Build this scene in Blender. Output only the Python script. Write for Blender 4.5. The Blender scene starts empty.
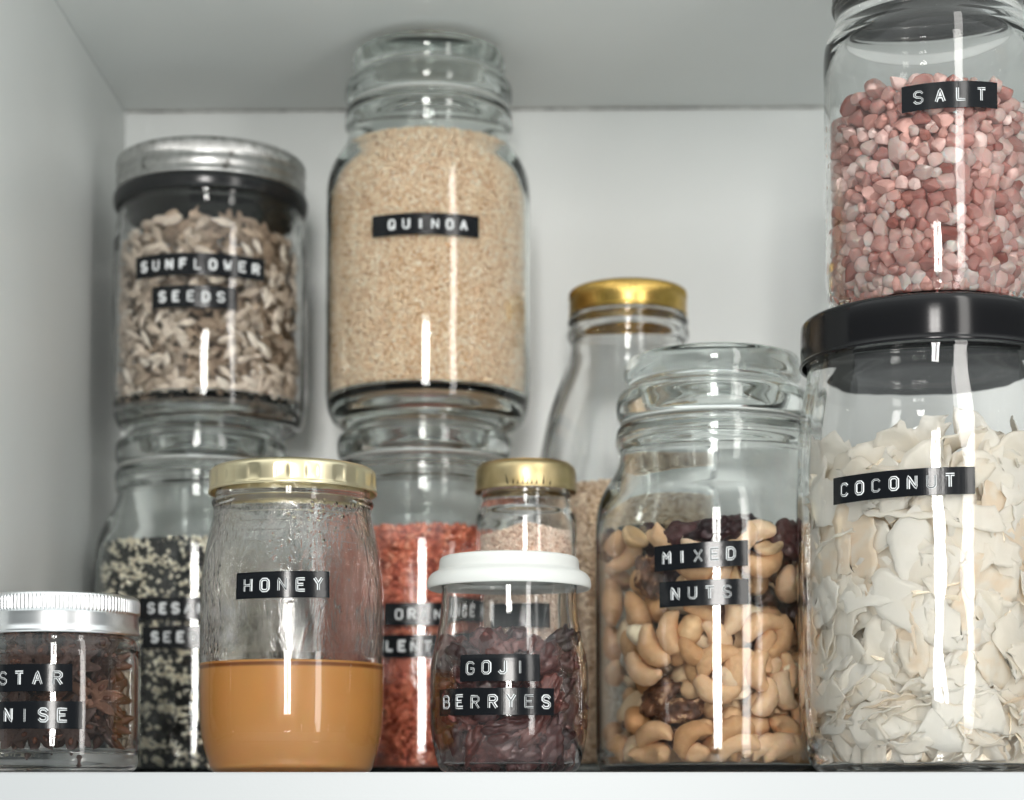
import bpy, math, random
import numpy as np
from mathutils import Vector, Matrix
PI = math.pi
RS = np.random.RandomState
sc = bpy.context.scene
COL = sc.collection

# ------------------------------------------------------------------ helpers
def tag(o, label=None, cat=None, group=None, kind=None):
    if label: o['label'] = label
    if cat: o['category'] = cat
    if group: o['group'] = group
    if kind: o['kind'] = kind
    return o

def empty(name, loc, label, cat, group=None, rz=0, sz=1.0):
    o = bpy.data.objects.new(name, None)
    o.empty_display_size = .01
    COL.objects.link(o); o.location = loc; o.rotation_euler = (0, 0, rz); o.scale = (1, 1, sz)
    return tag(o, label, cat, group)

def mesh_obj(name, me, mat=None, parent=None, loc=None):
    o = bpy.data.objects.new(name, me)
    COL.objects.link(o)
    if mat is not None and not me.materials:
        for m in (mat if isinstance(mat, (list, tuple)) else [mat]): me.materials.append(m)
    if parent is not None: o.parent = parent
    if loc is not None: o.location = loc
    return o

def np_mesh(name, V, F, smooth=True, tone=None, tone_dom='FACE', midx=None):
    """F: (n,3) or (n,4) array"""
    me = bpy.data.meshes.new(name)
    V = np.asarray(V, np.float32); F = np.asarray(F, np.int32)
    k = F.shape[1]
    me.vertices.add(len(V)); me.vertices.foreach_set('co', V.ravel())
    me.loops.add(F.size); me.loops.foreach_set('vertex_index', F.ravel())
    me.polygons.add(len(F))
    me.polygons.foreach_set('loop_start', np.arange(0, F.size, k, dtype=np.int32))
    me.polygons.foreach_set('use_smooth', np.full(len(F), smooth, bool))
    if midx is not None: me.polygons.foreach_set('material_index', np.asarray(midx, np.int32))
    me.update(calc_edges=True)
    if tone is not None:
        a = me.attributes.new('tone', 'FLOAT', tone_dom)
        a.data.foreach_set('value', np.asarray(tone, np.float32))
    me.validate()
    return me

def chaikin(P, n=2):
    P = np.asarray(P, float)
    for _ in range(n):
        A = P[:-1] * .75 + P[1:] * .25; B = P[:-1] * .25 + P[1:] * .75
        Q = np.empty((2 * len(A), 2)); Q[0::2] = A; Q[1::2] = B
        P = np.vstack([P[:1], Q, P[-1:]])
    return P

def lathe(name, prof, n=112, closed=False, mod=None, smooth=True, iters=2, th=(0, 2 * PI)):
    """revolve (r,z) profile. ends at r=0 are capped by a fan. Profile runs counter-clockwise seen with r to the right"""
    P = chaikin(prof, iters) if iters else np.asarray(prof, float)
    if closed: P = np.vstack([P, P[:1]])
    m = len(P)
    t = np.arange(n) * 2 * PI / n
    T, R = np.meshgrid(t, P[:, 0], indexing='ij'); Z = np.broadcast_to(P[:, 1], R.shape)
    if mod is not None: R = R + mod(T, Z, R)
    R = np.where(P[None, :, 0] < 1e-7, 0, R)
    V = np.stack([R * np.sin(T), -R * np.cos(T), Z], -1).reshape(-1, 3)
    i, j = np.meshgrid(np.arange(n), np.arange(m - 1), indexing='ij')
    a = i * m + j; b = ((i + 1) % n) * m + j
    F = np.stack([a, b, b + 1, a + 1], -1).reshape(-1, 4)
    me = np_mesh(name, V, F, smooth)
    import bmesh
    bm = bmesh.new(); bm.from_mesh(me)
    bmesh.ops.remove_doubles(bm, verts=bm.verts, dist=1e-7)
    bmesh.ops.dissolve_degenerate(bm, dist=1e-8, edges=bm.edges)
    bmesh.ops.recalc_face_normals(bm, faces=bm.faces)
    bm.to_mesh(me); bm.free()
    for p in me.polygons: p.use_smooth = smooth
    return me

def ico(sub):
    import bmesh
    bm = bmesh.new(); bmesh.ops.create_icosphere(bm, subdivisions=sub, radius=1.0)
    V = np.array([v.co[:] for v in bm.verts]); F = np.array([[v.index for v in f.verts] for f in bm.faces]); bm.free()
    return V, F
ICO1, ICO2, ICO3 = ico(1), ico(2), ico(3)
V4, F4 = ico(4)

def rot_rand(rng, n):
    q = rng.normal(size=(n, 4)); q /= np.linalg.norm(q, axis=1, keepdims=True)
    w, x, y, z = q.T
    return np.stack([1-2*(y*y+z*z), 2*(x*y-z*w), 2*(x*z+y*w), 2*(x*y+z*w), 1-2*(x*x+z*z), 2*(y*z-x*w),
                     2*(x*z-y*w), 2*(y*z+x*w), 1-2*(x*x+y*y)], -1).reshape(n, 3, 3)

def vnoise(P, seed=0, freq=1.0, oct=3):
    """cheap sum-of-sines value noise on (...,3) points"""
    rng = RS(seed); out = 0; amp = 1; tot = 0
    for o in range(oct):
        for k in range(5):
            d = rng.normal(size=3); d /= np.linalg.norm(d)
            out = out + amp * np.sin((P @ d) * freq * (1.2 + .8 * rng.rand()) * 2 * PI + rng.rand() * 6.28)
        tot += amp * 2.2; freq *= 2.03; amp *= .5
    return out / tot

# ------------------------------------------------------------------ materials
def mat(name):
    m = bpy.data.materials.new(name); m.use_nodes = True
    nt = m.node_tree; nt.nodes.clear()
    out = nt.nodes.new('ShaderNodeOutputMaterial')
    return m, nt, out
def N(nt, typ, **kw):
    n = nt.nodes.new(typ)
    for k, v in kw.items():
        if k in n.inputs: n.inputs[k].default_value = v
        else: setattr(n, k, v)
    return n
def ramp(nt, stops):
    r = nt.nodes.new('ShaderNodeValToRGB'); e = r.color_ramp.elements
    while len(e) > 1: e.remove(e[-1])
    e[0].position = stops[0][0]; e[0].color = (*stops[0][1], 1)
    for p, c in stops[1:]:
        k = e.new(p); k.color = (*c, 1)
    return r
def coords(nt, scale=1.0):
    t = nt.nodes.new('ShaderNodeTexCoord'); mp = nt.nodes.new('ShaderNodeMapping')
    s = scale if isinstance(scale, tuple) else (scale,) * 3
    mp.inputs['Scale'].default_value = s
    nt.links.new(t.outputs['Object'], mp.inputs[0]); return mp

def glass(name, color=(.996, .998, .997), rough=0.0, wob=.25, wscale=38, ior=1.47, extra=None):
    m, nt, out = mat(name)
    g = N(nt, 'ShaderNodeBsdfGlass', IOR=ior, Roughness=rough); g.inputs['Color'].default_value = (*color, 1)
    c = coords(nt, (1, 1, .45)); n = N(nt, 'ShaderNodeTexNoise', Scale=wscale, Detail=1.0)
    nt.links.new(c.outputs[0], n.inputs['Vector'])
    b = N(nt, 'ShaderNodeBump', Strength=wob, Distance=.0012)
    nt.links.new(n.outputs[0], b.inputs['Height']); nt.links.new(b.outputs[0], g.inputs['Normal'])
    nt.links.new(g.outputs[0], out.inputs[0])
    if extra: extra(m, nt, g, b)
    return m
def princ(name, color=(.8, .8, .8), rough=.5, metal=0, noise=None, bump=None, spec=None, sss=None, coat=None, stops=None, fac='noise', nscale=60, voronoi=False):
    m, nt, out = mat(name)
    p = N(nt, 'ShaderNodeBsdfPrincipled', Roughness=rough, Metallic=metal)
    p.inputs['Base Color'].default_value = (*color, 1)
    if spec is not None: p.inputs['Specular IOR Level'].default_value = spec
    if coat is not None: p.inputs['Coat Weight'].default_value = coat
    if sss:
        p.inputs['Subsurface Weight'].default_value = sss[0]; p.inputs['Subsurface Scale'].default_value = sss[1]
        p.inputs['Subsurface Radius'].default_value = sss[2]
    c = coords(nt)
    if stops:
        r = ramp(nt, stops)
        if fac == 'noise':
            t = N(nt, 'ShaderNodeTexNoise', Scale=nscale, Detail=4.0); nt.links.new(c.outputs[0], t.inputs['Vector'])
            nt.links.new(t.outputs[0], r.inputs[0])
        elif fac == 'random':     # per object random + a little texture
            oi = N(nt, 'ShaderNodeObjectInfo'); t = N(nt, 'ShaderNodeTexNoise', Scale=nscale, Detail=4.0)
            nt.links.new(c.outputs[0], t.inputs['Vector'])
            a = N(nt, 'ShaderNodeMath', operation='MULTIPLY_ADD'); a.inputs[1].default_value = .5; 
            s = N(nt, 'ShaderNodeMath', operation='SUBTRACT'); s.inputs[1].default_value = .5
            nt.links.new(t.outputs[0], s.inputs[0])
            nt.links.new(s.outputs[0], a.inputs[0]); nt.links.new(oi.outputs['Random'], a.inputs[2])
            nt.links.new(a.outputs[0], r.inputs[0])
        elif fac == 'tone':
            t = N(nt, 'ShaderNodeAttribute', attribute_name='tone'); nt.links.new(t.outputs['Fac'], r.inputs[0])
        nt.links.new(r.outputs[0], p.inputs['Base Color'])
    if bump:
        sc_, st, dist = bump
        if voronoi: t = N(nt, 'ShaderNodeTexVoronoi', Scale=sc_)
        else: t = N(nt, 'ShaderNodeTexNoise', Scale=sc_, Detail=5.0)
        nt.links.new(c.outputs[0], t.inputs['Vector'])
        b = N(nt, 'ShaderNodeBump', Strength=st, Distance=dist)
        nt.links.new(t.outputs[0], b.inputs['Height']); nt.links.new(b.outputs[0], p.inputs['Normal'])
    nt.links.new(p.outputs[0], out.inputs[0])
    return m

M = {}
M['laminate'] = princ('white_laminate', rough=.42, bump=(900, .08, .0004), stops=[(.3, (.70, .72, .71)), (.7, (.735, .755, .745))], nscale=9)
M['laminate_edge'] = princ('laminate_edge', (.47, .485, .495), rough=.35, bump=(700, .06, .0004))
M['glass'] = glass('clear_glass')
M['glass_wavy'] = glass('wavy_clear_glass', wob=.55, wscale=55)
M['glass_heavy'] = glass('thick_moulded_glass', color=(.978, .990, .985), wob=.3, wscale=30)
def honey_extra(m, nt, g, b):
    # moulded brick relief bands plus dried smears on the jar wall
    co = nt.nodes.new('ShaderNodeTexCoord'); sep = nt.nodes.new('ShaderNodeSeparateXYZ'); nt.links.new(co.outputs['Object'], sep.inputs[0])
    at = N(nt, 'ShaderNodeMath', operation='ARCTAN2'); nt.links.new(sep.outputs[0], at.inputs[0])
    ng = N(nt, 'ShaderNodeMath', operation='MULTIPLY'); ng.inputs[1].default_value = -1; nt.links.new(sep.outputs[1], ng.inputs[0]); nt.links.new(ng.outputs[0], at.inputs[1])
    um = N(nt, 'ShaderNodeMath', operation='MULTIPLY'); um.inputs[1].default_value = .0427; nt.links.new(at.outputs[0], um.inputs[0])
    cb = nt.nodes.new('ShaderNodeCombineXYZ'); nt.links.new(um.outputs[0], cb.inputs[0]); nt.links.new(sep.outputs[2], cb.inputs[1])
    br = N(nt, 'ShaderNodeTexBrick', Scale=1.0); br.inputs['Brick Width'].default_value = .0065; br.inputs['Row Height'].default_value = .0045
    br.inputs['Mortar Size'].default_value = .0005; br.inputs['Mortar Smooth'].default_value = .9
    br.inputs['Color1'].default_value = (0, 0, 0, 1); br.inputs['Color2'].default_value = (0, 0, 0, 1); br.inputs['Mortar'].default_value = (1, 1, 1, 1)
    nt.links.new(cb.outputs[0], br.inputs['Vector'])
    # mask z bands
    def band(z0, z1):
        a = N(nt, 'ShaderNodeMath', operation='GREATER_THAN'); a.inputs[1].default_value = z0; nt.links.new(sep.outputs[2], a.inputs[0])
        c = N(nt, 'ShaderNodeMath', operation='LESS_THAN'); c.inputs[1].default_value = z1; nt.links.new(sep.outputs[2], c.inputs[0])
        d = N(nt, 'ShaderNodeMath', operation='MULTIPLY'); nt.links.new(a.outputs[0], d.inputs[0]); nt.links.new(c.outputs[0], d.inputs[1]); return d
    b1 = band(.0995, .1185); b2 = band(.012, .0215)
    s = N(nt, 'ShaderNodeMath', operation='ADD'); nt.links.new(b1.outputs[0], s.inputs[0]); nt.links.new(b2.outputs[0], s.inputs[1])
    k = N(nt, 'ShaderNodeMath', operation='MULTIPLY'); nt.links.new(s.outputs[0], k.inputs[0]); nt.links.new(br.outputs['Color'], k.inputs[1])
    bb = N(nt, 'ShaderNodeBump', Strength=.22, Distance=.0003); nt.links.new(k.outputs[0], bb.inputs['Height']); nt.links.new(b.outputs[0], bb.inputs['Normal'])
    # smears: streaky noise above the honey level
    mp = N(nt, 'ShaderNodeMapping'); mp.inputs['Scale'].default_value = (1, 1, .35); nt.links.new(co.outputs['Object'], mp.inputs[0])
    n2 = N(nt, 'ShaderNodeTexNoise', Scale=150.0, Detail=5.0, Distortion=1.2); nt.links.new(mp.outputs[0], n2.inputs['Vector'])
    b3 = band(.0535, .122); k2 = N(nt, 'ShaderNodeMath', operation='MULTIPLY'); nt.links.new(b3.outputs[0], k2.inputs[0]); nt.links.new(n2.outputs[0], k2.inputs[1])
    b4 = N(nt, 'ShaderNodeBump', Strength=.36, Distance=.0012); nt.links.new(k2.outputs[0], b4.inputs['Height']); nt.links.new(bb.outputs[0], b4.inputs['Normal'])
    vo = N(nt, 'ShaderNodeTexVoronoi', Scale=330.0); nt.links.new(co.outputs['Object'], vo.inputs['Vector'])
    n3 = N(nt, 'ShaderNodeTexNoise', Scale=45.0, Detail=2.0); nt.links.new(co.outputs['Object'], n3.inputs['Vector'])
    rv = ramp(nt, [(.0, (1, 1, 1)), (.34, (0, 0, 0))]); nt.links.new(vo.outputs[0], rv.inputs[0])
    rn = ramp(nt, [(.50, (0, 0, 0)), (.58, (1, 1, 1))]); nt.links.new(n3.outputs[0], rn.inputs[0])
    b5 = band(.0530, .123); k3 = N(nt, 'ShaderNodeMath', operation='MULTIPLY'); nt.links.new(rv.outputs[0], k3.inputs[0]); nt.links.new(rn.outputs[0], k3.inputs[1])
    k4 = N(nt, 'ShaderNodeMath', operation='MULTIPLY'); nt.links.new(k3.outputs[0], k4.inputs[0]); nt.links.new(b5.outputs[0], k4.inputs[1])
    b6 = N(nt, 'ShaderNodeBump', Strength=.8, Distance=.0006); nt.links.new(k4.outputs[0], b6.inputs['Height']); nt.links.new(b4.outputs[0], b6.inputs['Normal'])
    nt.links.new(b6.outputs[0], g.inputs['Normal'])
    r = ramp(nt, [(.45, (0, 0, 0)), (.64, (.16, .16, .16))]); nt.links.new(k2.outputs[0], r.inputs[0]); nt.links.new(r.outputs[0], g.inputs['Roughness'])
M['glass_honey'] = glass('honey_jar_glass', color=(.985, .985, .98), extra=honey_extra)
M['seal'] = princ('rubber_seal', (.55, .57, .55), rough=.4, sss=None)
M['aluminium'] = princ('brushed_aluminium', rough=.3, metal=1, stops=[(.3, (.72, .73, .74)), (.7, (.86, .87, .88))], nscale=40, bump=(250, .05, .0004))
M['worn_tin'] = princ('worn_tin', rough=.36, metal=1, stops=[(.30, (.16, .15, .14)), (.40, (.46, .46, .45)), (.7, (.62, .62, .61))], nscale=190, bump=(400, .1, .0004))
M['gold'] = princ('gold_lacquer', rough=.27, metal=1, stops=[(.3, (.42, .27, .06)), (.7, (.72, .5, .16))], nscale=50)
M['pale_gold'] = princ('pale_gold_lacquer', rough=.33, metal=1, stops=[(.3, (.66, .57, .36)), (.7, (.80, .72, .5))], nscale=40)
M['brass'] = princ('satin_brass_lacquer', rough=.36, metal=1, stops=[(.28, (.33, .24, .10)), (.5, (.58, .46, .25)), (.75, (.68, .56, .33))], nscale=60)
M['black_lid'] = princ('black_lacquer', (.006, .006, .007), spec=.35, rough=.14, bump=(60, .02, .001))
M['black_plastic'] = princ('dark_lining', (.012, .013, .014), rough=.2)
M['grey_metal'] = princ('grey_lacquer_metal', (.05, .048, .045), rough=.25, metal=.6)
M['white_plastic'] = princ('white_plastic', (.68, .69, .665), rough=.3, bump=(300, .05, .0003))
M['tape'] = princ('black_vinyl_tape', (.005, .006, .008), spec=.4, rough=.16, bump=(160, .12, .0006))
M['letter'] = princ('stress_white_emboss', (.72, .74, .75), rough=.5)
M['honey'] = princ('creamed_honey', rough=.3, stops=[(.3, (.68, .33, .09)), (.7, (.73, .38, .12))], nscale=20, sss=(.35, .004, (1, .5, .2)))
_nt = M['honey'].node_tree; _p = [n for n in _nt.nodes if n.type == 'BSDF_PRINCIPLED'][0]
_src = _p.inputs['Base Color'].links[0].from_socket
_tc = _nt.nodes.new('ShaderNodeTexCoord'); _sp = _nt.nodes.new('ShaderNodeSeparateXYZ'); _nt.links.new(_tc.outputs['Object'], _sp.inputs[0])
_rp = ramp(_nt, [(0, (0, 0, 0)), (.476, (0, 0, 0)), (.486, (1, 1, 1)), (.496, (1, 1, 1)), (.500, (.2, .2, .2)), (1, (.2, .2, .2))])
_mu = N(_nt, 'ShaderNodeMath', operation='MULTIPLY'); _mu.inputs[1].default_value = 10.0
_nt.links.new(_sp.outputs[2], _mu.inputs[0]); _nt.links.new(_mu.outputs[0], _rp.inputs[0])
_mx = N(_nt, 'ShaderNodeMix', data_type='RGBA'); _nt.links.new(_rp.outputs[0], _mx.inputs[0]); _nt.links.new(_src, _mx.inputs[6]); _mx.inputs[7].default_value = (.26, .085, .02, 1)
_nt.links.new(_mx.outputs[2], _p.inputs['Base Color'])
M['quinoa'] = princ('quinoa_grain', rough=.6, fac='tone', stops=[(0, (.46, .23, .10)), (.3, (.78, .53, .33)), (.7, (.89, .70, .50)), (1, (.94, .84, .70))])
M['sesame'] = princ('sesame_grain', rough=.5, fac='tone', stops=[(0, (.010, .010, .011)), (.5, (.03, .028, .026)), (.56, (.72, .62, .47)), (1, (.93, .86, .72))])
M['lentil'] = princ('lentil_grain', rough=.5, fac='tone', stops=[(0, (.36, .06, .03)), (.3, (.70, .17, .09)), (.7, (.86, .27, .16)), (1, (.90, .38, .25))])
M['pink_powder'] = princ('pink_powder', rough=.8, fac='tone', stops=[(0, (.45, .24, .15)), (.25, (.78, .56, .43)), (1, (.9, .76, .64))])
M['beige_grain'] = princ('beige_grain', rough=.7, fac='tone', stops=[(0, (.45, .28, .15)), (.3, (.72, .54, .37)), (1, (.85, .71, .54))])
sal = (.75, .0040, (1, .5, .42))
M['salt'] = princ('rock_salt', rough=.24, fac='random', nscale=420, sss=sal, bump=(500, .3, .0005),
                  stops=[(0, (.44, .17, .14)), (.25, (.66, .34, .30)), (.6, (.81, .53, .48)), (.9, (.88, .67, .62)), (1, (.91, .77, .73))])
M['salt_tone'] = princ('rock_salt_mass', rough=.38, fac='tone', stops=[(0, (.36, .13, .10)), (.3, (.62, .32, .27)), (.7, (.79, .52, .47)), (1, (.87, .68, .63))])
M['sunflower'] = princ('sunflower_kernel', rough=.6, fac='random', nscale=350, bump=(600, .3, .0004),
                       stops=[(0, (.34, .26, .19)), (.4, (.54, .44, .35)), (.8, (.70, .60, .50)), (1, (.80, .72, .63))])
M['sunflower_tone'] = princ('sunflower_kernel_shaded', rough=.6, fac='tone', stops=[(0, (.05, .032, .022)), (.3, (.14, .09, .06)), (1, (.48, .36, .26))])  # deeper kernels coloured darker, painting in the shade between the front ones
M['coconut'] = princ('coconut_flake', rough=.55, fac='random', nscale=110, sss=None, bump=(420, .45, .0006),
                     stops=[(0, (.97, .85, .69)), (.10, (.985, .93, .83)), (1, (.99, .965, .91))])
M['coconut_deep'] = princ('coconut_heap_bounce_tint', rough=.7, stops=[(.3, (.95, .80, .60)), (.7, (.97, .89, .75))], nscale=60)  # tan colour paints in the warm light bounced between the flakes
M['cashew'] = princ('cashew', rough=.68, fac='random', nscale=320, sss=(.15, .002, (1, .6, .3)), bump=(330, .55, .0010),
                    stops=[(0, (.56, .29, .13)), (.5, (.76, .46, .26)), (1, (.84, .61, .42))])
M['hazelnut'] = princ('blanched_hazelnut', rough=.65, fac='random', nscale=150, bump=(260, .6, .0011),
                      stops=[(0, (.48, .21, .08)), (.5, (.66, .37, .17)), (1, (.76, .52, .31))])
M['peanut'] = princ('peeled_peanut', rough=.62, fac='random', nscale=120, bump=(200, .3, .0007),
                    stops=[(0, (.56, .28, .12)), (1, (.80, .58, .36))])
M['split'] = princ('split_nut_half', rough=.55, fac='random', nscale=140, bump=(240, .4, .0006), stops=[(0, (.66, .42, .22)), (1, (.88, .74, .54))])
M['brown_nut'] = princ('brown_skinned_nut', rough=.5, nscale=160, bump=(170, .7, .0014),
                       stops=[(.3, (.05, .018, .010)), (.56, (.17, .065, .03)), (.64, (.5, .3, .17)), (.7, (.2, .08, .04))])
M['prune'] = princ('dried_fruit', rough=.38, fac='random', nscale=150, bump=(190, .8, .0016),
                   stops=[(0, (.02, .008, .010)), (1, (.09, .025, .025))])
M['goji'] = princ('dried_berry', rough=.30, fac='random', nscale=220, bump=(300, .7, .001),
                  stops=[(0, (.03, .010, .010)), (.5, (.070, .019, .018)), (1, (.15, .045, .035))])
M['anise'] = princ('star_anise_pod', rough=.6, fac='random', nscale=260, bump=(380, .7, .0009),
                   stops=[(0, (.04, .016, .010)), (.6, (.10, .042, .025)), (1, (.17, .075, .042))])
M['anise_seed'] = princ('star_anise_seed', (.12, .04, .02), rough=.15)

_nt = M['coconut'].node_tree; _p = [n for n in _nt.nodes if n.type == 'BSDF_PRINCIPLED'][0]; _o = [n for n in _nt.nodes if n.type == 'OUTPUT_MATERIAL'][0]
_tr = _nt.nodes.new('ShaderNodeBsdfTranslucent'); _ms = _nt.nodes.new('ShaderNodeMixShader'); _ms.inputs[0].default_value = .38
_nt.links.new(_p.inputs['Base Color'].links[0].from_socket, _tr.inputs[0]); _nt.links.new(_p.outputs[0], _ms.inputs[1]); _nt.links.new(_tr.outputs[0], _ms.inputs[2]); _nt.links.new(_ms.outputs[0], _o.inputs[0])
_nt = M['salt'].node_tree; _p = [n for n in _nt.nodes if n.type == 'BSDF_PRINCIPLED'][0]; _o = [n for n in _nt.nodes if n.type == 'OUTPUT_MATERIAL'][0]
_tr = _nt.nodes.new('ShaderNodeBsdfTranslucent'); _ms = _nt.nodes.new('ShaderNodeMixShader'); _ms.inputs[0].default_value = .34
_nt.links.new(_p.inputs['Base Color'].links[0].from_socket, _tr.inputs[0]); _nt.links.new(_p.outputs[0], _ms.inputs[1]); _nt.links.new(_tr.outputs[0], _ms.inputs[2]); _nt.links.new(_ms.outputs[0], _o.inputs[0])
_p.inputs['Coat Weight'].default_value = .6; _p.inputs['Coat Roughness'].default_value = .12
# ------------------------------------------------------------------ setting
def boxmesh(name, lo, hi, bev=0):
    import bmesh
    bm = bmesh.new(); bmesh.ops.create_cube(bm, size=1)
    for v in bm.verts:
        v.co = Vector([lo[i] if v.co[i] < 0 else hi[i] for i in range(3)])
    if bev: bmesh.ops.bevel(bm, geom=list(bm.edges), offset=bev, segments=2, affect='EDGES')
    me = bpy.data.meshes.new(name); bm.to_mesh(me); bm.free(); return me
def slab(name, lo, hi, m, label, bev=0):
    o = mesh_obj(name, boxmesh(name, lo, hi, bev), m); tag(o, label, 'cabinet', None, 'structure'); return o
WX, WB, ZC = -.2585, .333, .4050
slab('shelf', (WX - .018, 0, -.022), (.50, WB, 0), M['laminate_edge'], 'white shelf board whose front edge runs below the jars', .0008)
slab('wall_left', (WX - .018, .001, .0004), (WX, WB, ZC - .0004), M['laminate'], 'white left side panel of the cabinet')
slab('wall_back', (WX - .018, WB + .0004, -.022), (.50, WB + .009, ZC + .018), M['laminate'], 'white back panel of the cabinet')
slab('ceiling', (WX - .018, .001, ZC), (.50, WB - .0009, ZC + .018), M['laminate'], 'white underside of the cabinet top above the jars')
slab('wall_right', (.482, .001, .0004), (.50, WB - .0004, ZC - .0004), M['laminate'], 'white right side panel of the cabinet out of view')

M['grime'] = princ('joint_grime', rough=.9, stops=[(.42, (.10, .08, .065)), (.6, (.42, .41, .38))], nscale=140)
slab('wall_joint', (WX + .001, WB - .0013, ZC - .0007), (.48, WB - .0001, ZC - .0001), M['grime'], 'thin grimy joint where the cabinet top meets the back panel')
# ------------------------------------------------------------------ jars
def interp_prof(P):
    P = chaikin(P, 2); 
    def f(z):
        # outer radius at z: scan segments, max r crossing
        z = np.atleast_1d(z); out = np.zeros(len(z))
        a, b = P[:-1], P[1:]
        for i, zz in enumerate(z):
            lo = np.minimum(a[:, 1], b[:, 1]); hi = np.maximum(a[:, 1], b[:, 1])
            k = (lo <= zz) & (hi >= zz)
            if k.any():
                dz = np.where(np.abs(b[k, 1] - a[k, 1]) < 1e-9, 1e-9, b[k, 1] - a[k, 1])
                out[i] = (a[k, 0] + (b[k, 0] - a[k, 0]) * (zz - a[k, 1]) / dz).max()
            else: out[i] = P[np.abs(P[:, 1] - zz).argmin(), 0]
        return out
    return f
class Jar: pass
def jar_mesh(name, outer, t=.0026, base=.005, win=.004, n=128, punt=0):
    """outer: (r,z) from bottom centre to rim; returns closed shell mesh and radius functions"""
    f = interp_prof(outer); top = outer[-1][1]
    zs = np.arange(base + .001, top - .0005, .003)
    rin = np.array([f(np.linspace(max(z - win, base*.9), min(z + win, top - .0002), 7)).min() for z in zs]) - t
    r0 = rin[0]
    inner = [(rin[k], zs[k]) for k in range(len(zs))][::-1]
    inner += [(r0 - .001, base + .0004), (r0 - .005, base), (r0 * .5, base + punt), (0, base + punt)]
    P = list(outer) + inner
    me = lathe(name, P, n)
    J = Jar(); J.mesh = me; J.rout = f; J.rin = lambda z: np.interp(z, zs, rin); J.base = base; J.top = top
    return J

# big storage jar with pressed-glass stopper (local height .2037)
STORE = [(0, .0012), (.030, .0012), (.040, .0004), (.0490, 0), (.0550, .0012), (.0580, .0050), (.0585, .012), (.0585, .05), (.0585, .10), (.0585, .118), (.0581, .1262),
         (.0563, .1345), (.0528, .1410), (.0488, .1470), (.0466, .1520), (.0458, .1570), (.0472, .1590), (.0482, .1610), (.0483, .1655), (.0476, .1688), (.0460, .1703), (.0425, .1708)]
STOPPER = [(0, .2000), (.030, .2002), (.0385, .2020), (.0410, .2037), (.0432, .2028), (.0443, .1990), (.0442, .1950), (.0424, .1905), (.0424, .1880), (.0462, .1868),
           (.0480, .1835), (.0480, .1775), (.0470, .1738), (.0450, .1726), (.0415, .1724), (.0400, .1700), (.0388, .1705), (.0380, .1780), (.0372, .1840), (.0350, .1900), (.0320, .1945), (.020, .1960), (0, .1960)]
SEAL = [(.0410, .1712), (.0410, .1722), (.0455, .1724), (.0462, .1717), (.0455, .1710), (.0410, .1712)]
store = jar_mesh('storage_glass', STORE, t=.0026, base=.0042)
QSTORE = [(0, .0010), (.040, .0010), (.0468, .0008), (.0478, -.0020), (.0482, -.0080), (.0494, -.0118), (.0520, -.0124), (.0548, -.0100), (.0570, -.0050), (.0582, .0010), (.0585, .0080)] + STORE[9:]
qstore = jar_mesh('stacking_storage_glass', QSTORE, t=.0026, base=.0024)
stopper_me = lathe('stopper_glass', STOPPER, 128)
seal_me = lathe('seal_ring', SEAL, 96)

def storage_jar(X, Y, Z, s, label, grp='large glass canisters with glass stoppers', J=None):
    r = empty('storage_jar', (X, Y, Z), label, 'jar', grp)
    r.scale = (s[0], s[1], s[2]*(1.014 if (Z < .1 and X > 0) else 1.0))
    mesh_obj('glass_body', (J or store).mesh, M['glass_heavy'], r)
    mesh_obj('stopper', stopper_me, M['glass_heavy'], r)
    mesh_obj('seal', seal_me, M['seal'], r)
    return r

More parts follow.
